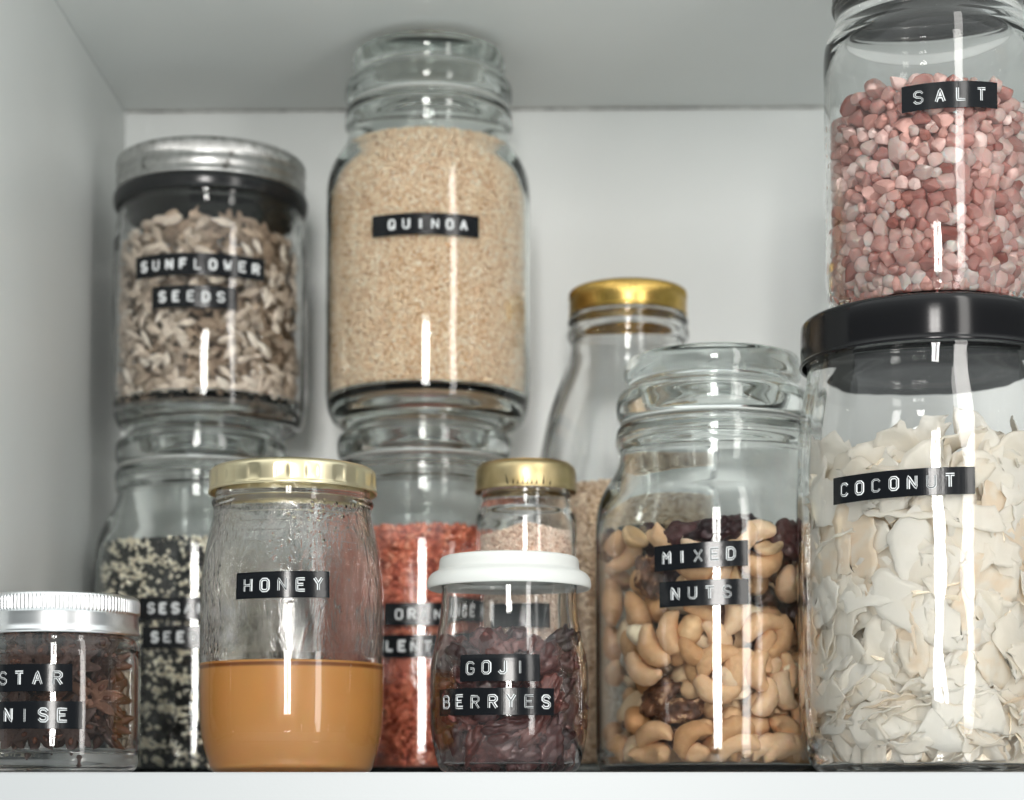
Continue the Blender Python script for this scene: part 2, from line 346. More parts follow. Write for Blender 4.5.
# ---- tape labels
G = {  # stroke font on a 4 x 6 grid
 'A': [[(0,0),(2,6),(4,0)],[(.8,2.2),(3.2,2.2)]], 'B': [[(0,0),(0,6),(3,6),(3.8,5.2),(3.8,3.9),(3,3.2),(0,3.2)],[(3,3.2),(4,2.4),(4,.9),(3,0),(0,0)]],
 'C': [[(4,5),(3,6),(1,6),(0,5),(0,1),(1,0),(3,0),(4,1)]], 'D': [[(0,0),(0,6),(2.6,6),(4,4.6),(4,1.4),(2.6,0),(0,0)]],
 'E': [[(4,6),(0,6),(0,0),(4,0)],[(0,3.1),(3.2,3.1)]], 'F': [[(4,6),(0,6),(0,0)],[(0,3.1),(3.2,3.1)]],
 'G': [[(4,5),(3,6),(1,6),(0,5),(0,1),(1,0),(3,0),(4,1),(4,2.8),(2.4,2.8)]], 'H': [[(0,0),(0,6)],[(4,0),(4,6)],[(0,3),(4,3)]],
 'I': [[(2,0),(2,6)]], 'J': [[(3.4,6),(3.4,1),(2.5,0),(1,0),(.2,1)]], 'L': [[(0,6),(0,0),(3.8,0)]],
 'M': [[(0,0),(0,6),(2,2.8),(4,6),(4,0)]], 'N': [[(0,0),(0,6),(4,0),(4,6)]], 'O': [[(1,0),(0,1),(0,5),(1,6),(3,6),(4,5),(4,1),(3,0),(1,0)]],
 'P': [[(0,0),(0,6),(3,6),(4,5.1),(4,3.7),(3,2.8),(0,2.8)]], 'Q': [[(1,0),(0,1),(0,5),(1,6),(3,6),(4,5),(4,1),(3,0),(1,0)],[(2.4,1.8),(4.2,-.3)]],
 'R': [[(0,0),(0,6),(3,6),(4,5.1),(4,3.9),(3,3),(0,3)],[(2,3),(4,0)]], 'S': [[(4,5),(3,6),(1,6),(0,5),(0,4),(1,3.2),(3,2.8),(4,2),(4,1),(3,0),(1,0),(0,1)]],
 'T': [[(2,0),(2,6)],[(0,6),(4,6)]], 'U': [[(0,6),(0,1),(1,0),(3,0),(4,1),(4,6)]], 'W': [[(0,6),(.9,0),(2,3.6),(3.1,0),(4,6)]],
 'X': [[(0,0),(4,6)],[(0,6),(4,0)]], 'Y': [[(0,6),(2,3),(4,6)],[(2,3),(2,0)]]}

def wrap(V, rfun, z0, th0):
    """V columns: u along tape (m), v up, w out of surface. rfun radius at local z"""
    z = z0 + V[:, 1]; r = rfun(z); rr = rfun(np.full(len(z), z0))
    th = th0 + V[:, 0] / rr
    r = r + V[:, 2]
    return np.stack([r * np.sin(th), -r * np.cos(th), z], -1)

def tape(root, J, text, th1, th2, z, h=.0118, tilt=0, txt=None, cap=.0048, pitch=None, fine=True, sc_z=1.0, seed=0):
    """black embossing tape from azimuth th1 to th2 (deg) centred at local z. txt=(start,end) share of the tape the text spans"""
    rfun = lambda zz: J.rout(zz) + .0001
    r0 = float(J.rout(z)[0]); a, b = math.radians(th1), math.radians(th2); th0 = (a + b) / 2; L = (b - a) * r0
    nu, nv = 60, 8
    U, Vv = np.meshgrid(np.linspace(-L/2, L/2, nu), np.linspace(-h/2, h/2, nv), indexing='ij')
    sl = tilt / L
    rng = RS(seed + 11)
    wl = .00018 * np.sin(U * 300 + rng.rand() * 6) + .00006
    front = np.stack([U, Vv + U * sl, .00055 + np.maximum(wl, 0) * .7], -1).reshape(-1, 3)
    back = np.stack([U, Vv + U * sl, np.full_like(U, .00005)], -1).reshape(-1, 3)
    V = np.vstack([front, back]); n = nu * nv
    i, j = np.meshgrid(np.arange(nu-1), np.arange(nv-1), indexing='ij'); q = (i*nv+j).ravel()
    F = [np.stack([q, q+nv, q+nv+1, q+1], -1), np.stack([q+1, q+nv+1, q+nv, q], -1)+n]
    k = np.arange(nu-1)*nv
    F.append(np.stack([k, k+n, k+nv+n, k+nv], -1)); k2 = k+nv-1; F.append(np.stack([k2+nv, k2+nv+n, k2+n, k2], -1))
    k = np.arange(nv-1); F.append(np.stack([k+1, k+1+n, k+n, k], -1)); k2 = k+(nu-1)*nv; F.append(np.stack([k2, k2+n, k2+1+n, k2+1], -1))
    me = np_mesh('tape', wrap(V, rfun, z, th0), np.vstack(F), smooth=False)
    t = mesh_obj('tape_label', me, M['tape'], root)
    if not text: return t
    cw = cap * .66; s0, s1 = txt if txt else (.1, .9)
    uc0, uc1 = -L/2 + L*s0 + cw/2, -L/2 + L*s1 - cw/2
    VV, FF, MM = [], [], []; nvt = 0
    for ci, ch in enumerate(text):
        uc = uc0 + (uc1 - uc0) * (ci / max(1, len(text)-1))
        jit = rng.uniform(-.0002, .0002)
        for pl in G[ch]:
            P = np.array([(p[0]/4*cw - cw/2 + uc, p[1]/6*cap - cap/2) for p in pl]); P[:, 1] += P[:, 0]*sl + jit
            # resample
            pts = [P[0]]
            for A, B in zip(P[:-1], P[1:]):
                m = max(1, int(np.linalg.norm(B-A)/.0007))
                for q in range(1, m+1): pts.append(A + (B-A)*q/m)
            pts = np.array(pts)
            d = np.gradient(pts, axis=0); d /= np.linalg.norm(d, axis=1, keepdims=True)+1e-12
            nn = np.stack([-d[:, 1], d[:, 0]], -1)
            e0, e1 = pts[0]-d[0]*.0002, pts[-1]+d[-1]*.0002
            pts[0], pts[-1] = e0, e1
            for (w, w0, w1, mi) in ([(.00078, .0005, .00092, 0), (.00024, .00076, .00108, 1)] if fine else [(.00085, .0005, .001, 0)]):
                m = len(pts)
                l_ = np.c_[pts - nn*w, np.full(m, w0)]; c_ = np.c_[pts, np.full(m, w1)]; r_ = np.c_[pts + nn*w, np.full(m, w0)]
                VV += [l_, c_, r_]; a_ = np.arange(m-1) + nvt
                for x, y in ((0, m), (m, 2*m), (2*m, 0)):
                    FF.append(np.stack([a_+x, a_+y, a_+y+1, a_+x+1], -1)); MM.append(np.full(m-1, mi))
                nvt += 3*m
    me = np_mesh('lettering', wrap(np.vstack(VV), rfun, z, th0), np.vstack(FF), smooth=False, midx=np.concatenate(MM))
    mesh_obj('lettering', me, [M['letter'], M['tape']], t)
    return t

# ------------------------------------------------------------------ packing
def pbd(kinds, N_, rin, zlo, zhi, seed=0, zinit=None, iters=160, depth=None, ymax=None, grav=.00025, ztop=None, shrink=1.0):
    """kinds: list of (offsets (k,3), radii (k,)); N_ items with kind index array. Returns centre, rotation, for each."""
    rng = RS(seed); kid = np.array(N_); n = len(kid)
    off = [np.asarray(kinds[k][0], float) for k in kid]; rad = [np.asarray(kinds[k][1], float)*shrink for k in kid]
    cnt = np.array([len(o) for o in off]); st = np.r_[0, np.cumsum(cnt)]; Mx = st[-1]
    item = np.repeat(np.arange(n), cnt); R = np.concatenate(rad)
    C0 = np.zeros((n, 3))
    z = rng.uniform(zlo, zhi, n)
    if zinit is not None: z = zinit(kid, z, rng)
    Rr = rin(z); th = rng.uniform(0, 2*PI, n)
    lo = 0 if depth is None else 1 - depth/Rr
    rr = Rr * np.sqrt(rng.uniform(np.maximum(lo, 0)**2, .9, n))
    if ymax is not None:
        tm = PI/2 + .25
        th = rng.uniform(-tm, tm, n)
        C0 = np.stack([rr*np.sin(th), -rr*np.cos(th), z], -1)
    else: C0 = np.stack([rr*np.sin(th), -rr*np.cos(th), z], -1)
    Q = rot_rand(rng, n)
    O = np.concatenate(off); 
    P = C0[item] + np.einsum('nij,nj->ni', Q[item], O)
    rot = Q.copy(); rmx = R.max()
    for it in range(iters):
        P[:, 2] -= grav
        if it % 6 == 0:
            q2 = (P*P).sum(1); D = q2[:, None] + q2[None] - 2*(P @ P.T)
            I, Jx = np.nonzero(np.triu(D < (R[:, None] + R[None, :] + .003)**2, 1)); k = item[I] != item[Jx]; I, Jx = I[k], Jx[k]
        for sub in range(2):
            d = P[I] - P[Jx]; L = np.linalg.norm(d, axis=1) + 1e-9; ov = R[I] + R[Jx] - L; k = ov > 0
            c = d[k] / L[k, None] * (ov[k] * .5)[:, None]; D3 = np.zeros_like(P); w = np.bincount(np.r_[I[k], Jx[k]], minlength=Mx)
            for a in range(3): D3[:, a] = np.bincount(I[k], c[:, a], Mx) - np.bincount(Jx[k], c[:, a], Mx)
            P += D3 / np.maximum(1, w * .55)[:, None]
            rad_ = np.hypot(P[:, 0], P[:, 1]) + 1e-9; lim = rin(P[:, 2]) - R
            f = np.minimum(1, lim / rad_); 
            if depth is not None: f = np.maximum(f, np.minimum((rin(P[:, 2]) - depth + R*.3) / rad_, 1e9)) * 1.0
            f = np.where(rad_*f > lim, lim/rad_, f)
            P[:, 0] *= f; P[:, 1] *= f
            P[:, 2] = np.maximum(P[:, 2], zlo + R)
            if ztop is not None: P[:, 2] = np.minimum(P[:, 2], ztop(P[:, 0], P[:, 1]) - R*.5)
            if ymax is not None: P[:, 1] = np.minimum(P[:, 1], ymax)
            # shape match
            C = np.zeros((n, 3)); 
            for a in range(3): C[:, a] = np.bincount(item, P[:, a], n) / cnt
            A = np.zeros((n, 3, 3)); dP = P - C[item]
            oc = O
            T = np.einsum('ni,nj->nij', dP, oc)
            for a in range(3):
                for b in range(3): A[:, a, b] = np.bincount(item, T[:, a, b], n)
            A = A + rot * (1e-6)
            Uu, S, Vt = np.linalg.svd(A); det = np.linalg.det(Uu @ Vt); Uu[:, :, 2] *= det[:, None]
            rot = Uu @ Vt
            P = C[item] + np.einsum('nij,nj->ni', rot[item], O)
    return C, rot, kid

def place(name, me_list, mats, C, rot, root_loc, labels, cat, grp, idx, rng, scale=None, kindsel=None):
    out = []
    for i in idx:
        k = kindsel[i] if kindsel is not None else 0
        ml = me_list[k]; me = ml[rng.randint(len(ml))]
        nm = name[k] if isinstance(name, list) else name
        o = bpy.data.objects.new(nm, me)
        if not me.materials: me.materials.append(mats[k] if isinstance(mats, list) else mats)
        COL.objects.link(o)
        m = Matrix([[*rot[i][0], 0], [*rot[i][1], 0], [*rot[i][2], 0], [0, 0, 0, 1]])
        s = 1 if scale is None else scale[i]
        o.matrix_world = Matrix.Translation(Vector(C[i]) + Vector(root_loc)) @ m @ Matrix.Scale(s, 4)
        tag(o, labels[k] if isinstance(labels, list) else labels, cat[k] if isinstance(cat, list) else cat, grp[k] if isinstance(grp, list) else grp)
        out.append(o)
    return out

def grains(name, rin, z0, z1, size, aspect, root_loc, m, label, seed, dens=1.0, tonef=None, layers=2, topf=None, tmpl=ICO1, arc=1.95, cat=None, tangent=.0):
    """a mass of small grains packed against the wall of a jar over a solid core; one object, kind stuff"""
    rng = RS(seed); V0, F0 = tmpl
    A = 2*arc * float(rin(np.array([(z0+z1)/2]))[0] if np.ndim(rin(np.array([.05]))) else rin(.05)) * (z1 - z0)
    n = int(A / (size*size*aspect*.62) * dens)
    allC = []
    for l in range(layers):
        th = rng.uniform(-arc, arc, n); z = rng.uniform(z0 + size*.4, z1, n)
        r = rin(z) - size*(.42 + .55*l + rng.uniform(0, .35, n))
        allC.append(np.stack([r*np.sin(th), -r*np.cos(th), z], -1))
    R1 = float(rin(np.array([z1]))[0])      # heap surface
    nt_ = int(PI*R1*R1/(size*size*aspect*.62)*1.1)
    rr = R1*.985*np.sqrt(rng.rand(nt_)); th = rng.uniform(0, 2*PI, nt_)
    C = np.concatenate(allC + [np.stack([rr*np.sin(th), -rr*np.cos(th), np.full(nt_, z1) + rng.uniform(-.3, .2, nt_)*size], -1)])
    if topf is not None:
        tp = topf(C[:, 0], C[:, 1]); k = C[:, 2] < tp
        istop = np.arange(len(C)) >= len(C)-nt_
        C[istop, 2] = tp[istop] + rng.uniform(-.3, .2, nt_)*size
        C = C[k | istop]
    n = len(C); rot = rot_rand(rng, n)
    S = np.stack([np.full(n, size*.5*aspect), np.full(n, size*.5), np.full(n, size*.5*(1 if tangent == 0 else tangent))], -1) * rng.uniform(.85, 1.15, (n, 1))
    V = np.einsum('nij,nvj->nvi', rot, V0[None]*S[:, None, :]) + C[:, None, :]
    F = F0[None] + (np.arange(n)*len(V0))[:, None, None]
    tone = tonef(C, rng) if tonef else rng.rand(n)
    V = V.reshape(-1, 3); F = F.reshape(-1, 3); tone = np.repeat(tone, len(F0))
    # solid core (triangulated lathe)
    zc = np.linspace(z0, z1 - size*.6, 24); nn = 64
    tt = np.arange(nn)*2*PI/nn
    rc = rin(zc) - size*1.1
    if topf is not None:
        tz = topf(np.sin(tt)*R1*.95, -np.cos(tt)*R1*.95)
        ZZ = z0 + (zc[None]-z0)/(z1-z0)*(tz[:, None]-z0)
    else: ZZ = np.broadcast_to(zc, (nn, 24))
    RR = np.broadcast_to(rc, (nn, 24))
    cv = np.stack([RR*np.sin(tt)[:, None], -RR*np.cos(tt)[:, None], ZZ], -1).reshape(-1, 3)
    i, j = np.meshgrid(np.arange(nn), np.arange(23), indexing='ij'); a = (i*24+j).ravel(); b = (((i+1) % nn)*24+j).ravel()
    ctop = len(cv); topz = float(np.mean(ZZ[:, -1])) if topf is None else float(topf(np.zeros(1), np.zeros(1))[0]) - size
    cv = np.vstack([cv, [[0, 0, topz], [0, 0, z0]]])
    cf = [np.stack([a, b, b+1], -1), np.stack([a, b+1, a+1], -1)]
    ii = np.arange(nn); cf.append(np.stack([ii*24+23, ((ii+1) % nn)*24+23, np.full(nn, ctop)], -1)); cf.append(np.stack([((ii+1) % nn)*24, ii*24, np.full(nn, ctop+1)], -1))
    cf = np.vstack(cf)
    ct = np.full(len(cf), .2)
    V, F, tone = np.vstack([V, cv]), np.vstack([F, cf+len(V)]), np.r_[tone, ct]
    o = mesh_obj(name, np_mesh(name, V, F, True, tone), m, None, root_loc)
    tag(o, label, cat or name.replace('_', ' '), None, 'stuff')
    return o
def corefill(z0, z1, rf, size=None): pass

def lid(name, prof, m, parent, n=160, mod=None, iters=2):
    return mesh_obj(name, lathe(name, prof, n, mod=mod, iters=iters), m, parent)
def skirt(r, z0, z1, t=.0007, bead=.0008, crown=.0016):
    """lid profile: top plate, rounded shoulder, skirt, rolled bottom bead, inside back up"""
    return [(0, z1-.0008), (r*.82, z1-.0008), (r*.86, z1-.0002), (r*.90, z1), (r-crown, z1), (r-crown*.3, z1-crown*.4), (r, z1-crown), (r, z0+bead*2.5), (r+.0001, z0+bead*2),
            (r+bead*.6, z0+bead*1.2), (r+bead*.4, z0), (r-bead*.6, z0), (r-t-.0002, z0+bead), (r-t, z0+.003), (r-t, z1-crown), (r-crown-t, z1-t-.0008), (r*.8, z1-t-.0014), (0, z1-t-.0014)]

# ================================================================== BUILD
# --- honey jar
HX, HY = -.1206, .07
hp = [(0, .0012), (.026, .0012), (.0335, 0), (.0358, .0004), (.0376, .0022), (.0386, .006), (.0405, .0115), (.0422, .020), (.0427, .032), (.0428, .06), (.0427, .08), (.0422, .0895), (.0411, .0985), (.0393, .1080),
      (.0376, .1140), (.0369, .1180), (.0366, .1215), (.0378, .1235), (.0380, .1248), (.0366, .1262), (.0358, .1300), (.0358, .1380), (.0350, .1392), (.0340, .1392)]
HJ = jar_mesh('honey_jar_glass', hp, t=.0026, base=.0028, win=.003)
r = empty('honey_jar', (HX, HY, 0), 'round faceted jar half full of creamed honey with pale gold lid', 'jar', sz=1.014)
mesh_obj('glass_body', HJ.mesh, M['glass_honey'], r)
def lug(T, Z, R):
    k = (Z > .1295) & (Z < .1385) & (R > .0382)
    c = np.clip(np.cos(T*18), -.2, 1)
    return np.where(k, -.0006*np.maximum(0, np.cos(T*18))**.5*np.sin((Z-.1295)/.009*PI)*1.2, 0)
lid('lid', skirt(.0390, .1288, .1406, crown=.0026, bead=.0009), M['pale_gold'], r, n=288, mod=lug)
tape(r, HJ, 'HONEY', -28.1, 29.8, .0829, tilt=.0008, txt=(.10, .92), cap=.0050, seed=1)
# honey fill (reaches into the wall so it touches the glass)
hz = np.linspace(.0034, .0497, 28); hf = [(0, .0026), (float(HJ.rin(.0034))*.96, .0026)] + [(float(HJ.rin(z))+.0006, z) for z in hz] + [(float(HJ.rin(.0505))+.0004, .0512), (float(HJ.rin(.05))-.0022, .0500), (.02, .0498), (0, .0498)]
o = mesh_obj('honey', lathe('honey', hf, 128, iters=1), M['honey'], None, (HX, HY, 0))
tag(o, 'amber creamed honey filling the lower half of the honey jar', 'honey', None, 'stuff')

# --- goji jar
GX, GY = -.019, .06
gp = [(0, .0012), (.022, .0012), (.0270, 0), (.0300, .0005), (.0322, .0025), (.0340, .008), (.0354, .0145), (.0364, .0225), (.0366, .0300), (.0366, .040), (.0362, .0500), (.0350, .0555), (.0337, .0605), (.0322, .0680), (.0314, .0750),
      (.0309, .0815), (.0312, .0840), (.0316, .0870), (.0310, .0900), (.0300, .0905)]
GJ = jar_mesh('yoghurt_jar_glass', gp, t=.0022, base=.004, win=.002)
r = empty('berry_jar', (GX, GY, 0), 'small tulip shaped jar of dark berries with white plastic lid', 'jar', sz=1.014)
mesh_obj('glass_body', GJ.mesh, M['glass'], r)
lid('lid', [(0, .0975), (.024, .0975), (.0275, .0978), (.0305, .0983), (.0322, .0972), (.0324, .0930), (.0330, .0918), (.0355, .0908), (.0372, .0890), (.0380, .0862), (.0377, .0838), (.0366, .0836), (.0358, .0850),
            (.0330, .0860), (.0324, .0880), (.0318, .0950), (.0290, .0960), (0, .0960)], M['white_plastic'], r)
tape(r, GJ, 'GOJI', -35.1, 23.0, .0459, txt=(.10, .80), cap=.0051, seed=2)
tape(r, GJ, 'BERRYES', -55.9, 33.8, .0311, txt=(.06, .96), cap=.0051, seed=3)

# --- star anise jar
AX, AY = -.2218, .04
ap = [(0, .0015), (.024, .0015), (.0300, 0), (.0330, .0008), (.0350, .0035), (.0358, .009), (.0359, .014), (.0359, .050), (.0357, .0560), (.0350, .0588), (.0338, .0600), (.0334, .0615), (.0334, .0740), (.0326, .0750)]
AJ = jar_mesh('anise_jar_glass', ap, t=.0024, base=.0085, win=.004)
r = empty('star_anise_jar', (AX, AY, 0), 'squat jar of star anise with ribbed aluminium screw lid', 'jar', sz=1.014)
mesh_obj('glass_body', AJ.mesh, M['glass'], r)
def ribs(n, z0, z1, a, rmin):
    def f(T, Z, R):
        e = np.clip((Z-z0)/.0012, 0, 1)*np.clip((z1-Z)/.0012, 0, 1)
        return np.where(R > rmin, a*e*np.cos(T*n), 0)
    return f
lid('lid', [(0, .0782), (.030, .0782), (.0330, .0784), (.0345, .0779), (.0350, .0768), (.0351, .0756), (.0351, .0744), (.0351, .0732), (.0351, .0720), (.0351, .0708), (.0346, .0700), (.0345, .0692), (.0347, .0660), (.0348, .0635), (.0355, .0622), (.0356, .0610),
            (.0350, .0604), (.0341, .0606), (.0339, .0620), (.0338, .0760), (.0330, .0768), (0, .0770)], M['aluminium'], r, n=960, mod=ribs(120, .0700, .0772, .00032, .0345))
tape(r, AJ, 'STAR', -40.7, 22.0, .0406, txt=(.16, .88), cap=.0051, seed=4)
tape(r, AJ, 'ANISE', -48.2, 29.1, .0246, txt=(.12, .86), cap=.0051, seed=5)

# --- jar of mixed nuts, sesame, lentils, quinoa (same pressed canister)
NX, NY = .0810, .13
r = storage_jar(NX, NY, 0, (1, 1, 1), 'tall stoppered canister packed with mixed nuts', 'large glass canisters with glass stoppers')
tape(r, store, 'MIXED', -32.5, 11.1, .1006, tilt=.0020, txt=(.10, .86), cap=.0051, seed=6)
tape(r, store, 'NUTS', -30.1, 11.4, .0833, tilt=.0010, txt=(.15, .80), cap=.0051, seed=7)
SX, SY = -.1950, .25
r = storage_jar(SX, SY, 0, (1, 1, 1), 'stoppered canister of black and white sesame under the sunflower jar')
tape(r, store, 'SESAME', -23.5, 22.9, .0886, txt=(.12, .90), fine=False, seed=8)
tape(r, store, 'SEEDS', -21.5, 19.8, .0731, txt=(.14, .88), fine=False, seed=9)
LX, LY = -.0688, .23
r = storage_jar(LX, LY, 0, (1, 1, 1), 'stoppered canister of orange lentils standing under the quinoa jar')
tape(r, store, 'ORANGE', -17.0, 29.8, .0834, txt=(.13, .90), fine=False, seed=10)
tape(r, store, 'LENTILS', -20.8, 29.9, .0668, txt=(.10, .92), fine=False, seed=12)
QX, QY, QZ = -.0671, .23, .2040
r = storage_jar(QX, QY, QZ, (.962, .962, .958), 'stoppered canister of pale quinoa on top of the lentil canister', J=qstore)
tape(r, store, 'QUINOA', -27.9, 31.3, (.2890-QZ)/.958, txt=(.17, .88), fine=False, seed=13)

RIN = lambda z: store.rin(z)
def clump(freq, th, mix=.25):
    def f(C, rng):
        v = vnoise(C, 3, freq, 2) + rng.normal(size=len(C))*mix
        return np.clip(.5 + (v - th), 0, 1)
    return f
grains('sesame_seeds', RIN, .0046, .1265, .0027, 1.35, (SX, SY, 0), M['sesame'], 'mixed black and white sesame seeds filling the canister', 21, tonef=lambda C, rng: np.where(vnoise(C, 5, 75, 2) + rng.normal(size=len(C))*.45 > .13, rng.uniform(.6, 1, len(C)), rng.uniform(0, .45, len(C))), cat='seeds')
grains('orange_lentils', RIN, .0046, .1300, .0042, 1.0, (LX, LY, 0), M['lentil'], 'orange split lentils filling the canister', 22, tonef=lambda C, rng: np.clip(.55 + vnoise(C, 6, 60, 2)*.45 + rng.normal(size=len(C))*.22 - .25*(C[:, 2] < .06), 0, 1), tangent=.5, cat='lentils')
QS = Matrix.Scale(1, 3)
grains('quinoa_grains', lambda z: store.rin(np.asarray(z)/.95)*.962, .0027, .1395, .00195, 1.0, (QX, QY, QZ), M['quinoa'], 'pale tan quinoa filling the canister up to its neck', 23, tonef=lambda C, rng: np.clip(.62 + vnoise(C, 7, 50, 2)*.08 + rng.normal(size=len(C))*.2, 0, 1), cat='quinoa')

# --- bottle with gold cap
BX, BY = .0433, .24
bp = [(0, .003), (.036, .003), (.0440, 0), (.0485, .0012), (.0505, .005), (.0512, .012), (.0512, .10), (.0512, .1460), (.0503, .1600), (.0490, .1765), (.0455, .1930), (.0410, .2080), (.0352, .2220), (.0318, .2330), (.0318, .2380), (.0334, .2400), (.0340, .2425), (.0332, .2450),
      (.0322, .2462), (.0328, .2475), (.0336, .2490), (.0330, .2510), (.0312, .2520), (.0312, .2640), (.0302, .2650)]
BJ = jar_mesh('bottle_glass', bp, t=.0036, base=.006, win=.005)
r = empty('glass_bottle', (BX, BY, 0), 'sloping shouldered glass bottle of beige grain with deep gold cap', 'bottle', sz=1.008)
mesh_obj('glass_body', BJ.mesh, M['glass_wavy'], r)
lid('cap', skirt(.0326, .2526, .2672, crown=.002, bead=.0006), M['gold'], r, n=800, mod=ribs(100, .2610, .2665, .00028, .032))
tape(r, BJ, '', -14.5, 17.9, .1273)
grains('beige_grain', lambda z: BJ.rin(z), .0065, .1560, .0024, 1.3, (BX, BY, 0), M['beige_grain'], 'fine beige grain filling the gold capped bottle to its shoulder', 24, cat='grain')

# --- small spice jar with brass lid
PX, PY = -.0122, .14
pp = [(0, .001), (.016, .001), (.0205, 0), (.0235, .0012), (.0250, .004), (.0253, .009), (.0253, .120), (.0252, .1265), (.0245, .1305), (.0230, .1335), (.0221, .1350), (.0221, .1372), (.0230, .1382), (.0231, .1396), (.0222, .1405), (.0222, .1490), (.0214, .1500)]
PJ = jar_mesh('spice_jar_glass', pp, t=.0020, base=.004, win=.003)
r = empty('spice_jar', (PX, PY, 0), 'slim spice jar of pinkish powder with scratched brass lid', 'jar', sz=1.01)
mesh_obj('glass_body', PJ.mesh, M['glass'], r)
l = lid('lid', skirt(.0253, .1400, .1543, crown=.0036, bead=.0006), M['brass'], r)
for k, (t, h_, sl) in enumerate([(-20, .0042, -.25), (-14, .0022, .1), (-3, .0036, .05), (2, .0022, .2), (7, .0018, -.1), (20, .0035, .08), (28, .0016, .2), (12, .0016, .3), (-9, .0015, .2)]):
    a = math.radians(t); R_ = .0256; z0 = .1412; h_ *= 1.35
    P = []
    for (u, z_) in ((-.0003, z0), (.0005, z0), (.0001 + sl*h_, z0 + h_)):
        P.append((R_*math.sin(a+u/R_), -R_*math.cos(a+u/R_), z_))
    me = bpy.data.meshes.new('scratch'); me.from_pydata(P, [], [(0, 1, 2)])
    mesh_obj('paint_chip', me, M['black_lid'], l)
tape(r, PJ, '', -44, 35.2, .0759, seed=14)
grains('pink_powder', lambda z: PJ.rin(z), .0045, .1250, .0016, 1.0, (PX, PY, 0), M['pink_powder'], 'fine pinkish powder filling the slim spice jar', 25, tonef=lambda C, rng: np.where(rng.rand(len(C)) < .07, rng.uniform(0, .2, len(C)), rng.uniform(.5, 1, len(C))),
       topf=lambda x, y: .1215 + x*.05 + .0018*np.cos(x*180), cat='powder')

# --- sunflower seed jar on the sesame canister
UX, UY, UZ = -.1911, .25, .2040
up_ = [(0, .0010), (.036, .0010), (.0452, .0008), (.0460, -.0020), (.0464, -.0070), (.0474, -.0100), (.0494, -.0104), (.0516, -.0078), (.0532, -.0020), (.0539, .0040), (.0542, .0120), (.0542, .03), (.0542, .0860), (.0538, .0950), (.0528, .1020), (.0518, .1065), (.0512, .1095), (.0515, .1120), (.0510, .1160), (.0510, .1360), (.0500, .1370)]
UJ = jar_mesh('sunflower_jar_glass', up_, t=.0026, base=.0026, win=.005)
r = empty('sunflower_seed_jar', (UX, UY, UZ), 'wide jar of sunflower kernels with worn tin screw lid on the sesame canister', 'jar', sz=1.010)
mesh_obj('glass_body', UJ.mesh, M['glass_wavy'], r)
lid('lid', [(0, .1395), (.044, .1395), (.0475, .1402), (.0505, .1401), (.0520, .1393), (.0527, .1375), (.0528, .1350), (.0527, .1325), (.0521, .1310), (.0528, .1292), (.0531, .1270), (.0526, .1252), (.0530, .1232), (.0534, .1215), (.0530, .1205), (.0520, .1205),
            (.0516, .1220), (.0516, .1375), (.0505, .1385), (0, .1385)], M['worn_tin'], r, n=960, mod=ribs(160, .1320, .1398, .00022, .0515))
lid('lid_gasket', [(.0514, .1201), (.0535, .1201), (.0543, .1190), (.0545, .1170), (.0541, .1135), (.0530, .1118), (.0519, .1118), (.0514, .1122), (.0514, .1201)], M['black_plastic'], r)
lid('inner_lining', [(0, .1240), (.030, .1240), (.0470, .1240), (.0478, .1225), (.0478, .1175), (.0474, .1170), (.0470, .1178), (.0466, .1220), (.030, .1226), (0, .1226)], M['black_plastic'], r)
tape(r, UJ, 'SUNFLOWER', -37.2, 41.6, .0694, tilt=-.0008, txt=(.06, .95), cap=.0048, fine=False, seed=15)
tape(r, UJ, 'SEEDS', -24.8, 24.2, .0520, tilt=-.0008, txt=(.10, .86), cap=.0048, fine=False, seed=16)

# --- coconut jar and salt jar stacked at the right
CX, CY = .1765, .07
cp = [(0, .0020), (.038, .0020), (.0480, 0), (.0520, .0008), (.0556, .0042), (.0580, .0095), (.0598, .0180), (.0609, .0330), (.0612, .060), (.0613, .10), (.0613, .1264), (.0609, .1440), (.0600, .1580), (.0585, .1690), (.0567, .1780), (.0557, .1830), (.0556, .1862), (.0565, .1880), (.0566, .1900), (.0556, .1915), (.0556, .2040), (.0546, .2050)]
CJ = jar_mesh('coconut_jar_glass', cp, t=.0026, base=.0042, win=.006)
r = empty('coconut_jar', (CX, CY, 0), 'largest jar full of white coconut flakes with glossy black lid', 'jar', sz=1.017)
mesh_obj('glass_body', CJ.mesh, M['glass_wavy'], r)
lid('lid', skirt(.0588, .1868, .2082, crown=.0030, bead=.0009), M['black_lid'], r, n=192)
tape(r, CJ, 'COCONUT', -53.2, 7.9, .1243, tilt=.0012, txt=(.07, .86), cap=.0051, seed=17)
TX, TY, TZ = .1786, .07, .2122
tp = [(0, .0012), (.032, .0012), (.0390, 0), (.0430, .0010), (.0465, .0055), (.0480, .0110), (.0487, .0200), (.0489, .035), (.0490, .110), (.0491, .1235), (.0486, .1300), (.0474, .1345), (.0452, .1385), (.0436, .1415), (.0430, .1440), (.0432, .1465), (.0438, .1480), (.0436, .1500), (.0424, .1512), (.0424, .1620), (.0416, .1630)]
TJ = jar_mesh('salt_jar_glass', tp, t=.0026, base=.0036, win=.006)
r = empty('salt_jar', (TX, TY, TZ), 'jar of pink rock salt crystals standing on the black lid of the coconut jar', 'jar')
mesh_obj('glass_body', TJ.mesh, M['glass'], r)
lid('lid', [(0, .1650), (.038, .1650), (.0420, .1650), (.0436, .1640), (.0443, .1620), (.0443, .1590), (.0437, .1578), (.0445, .1562), (.0447, .1545), (.0441, .1530), (.0449, .1515), (.0450, .1500), (.0444, .1492), (.0434, .1500), (.0430, .1515), (.0430, .1625), (.042, .1638), (0, .1638)], M['grey_metal'], r)
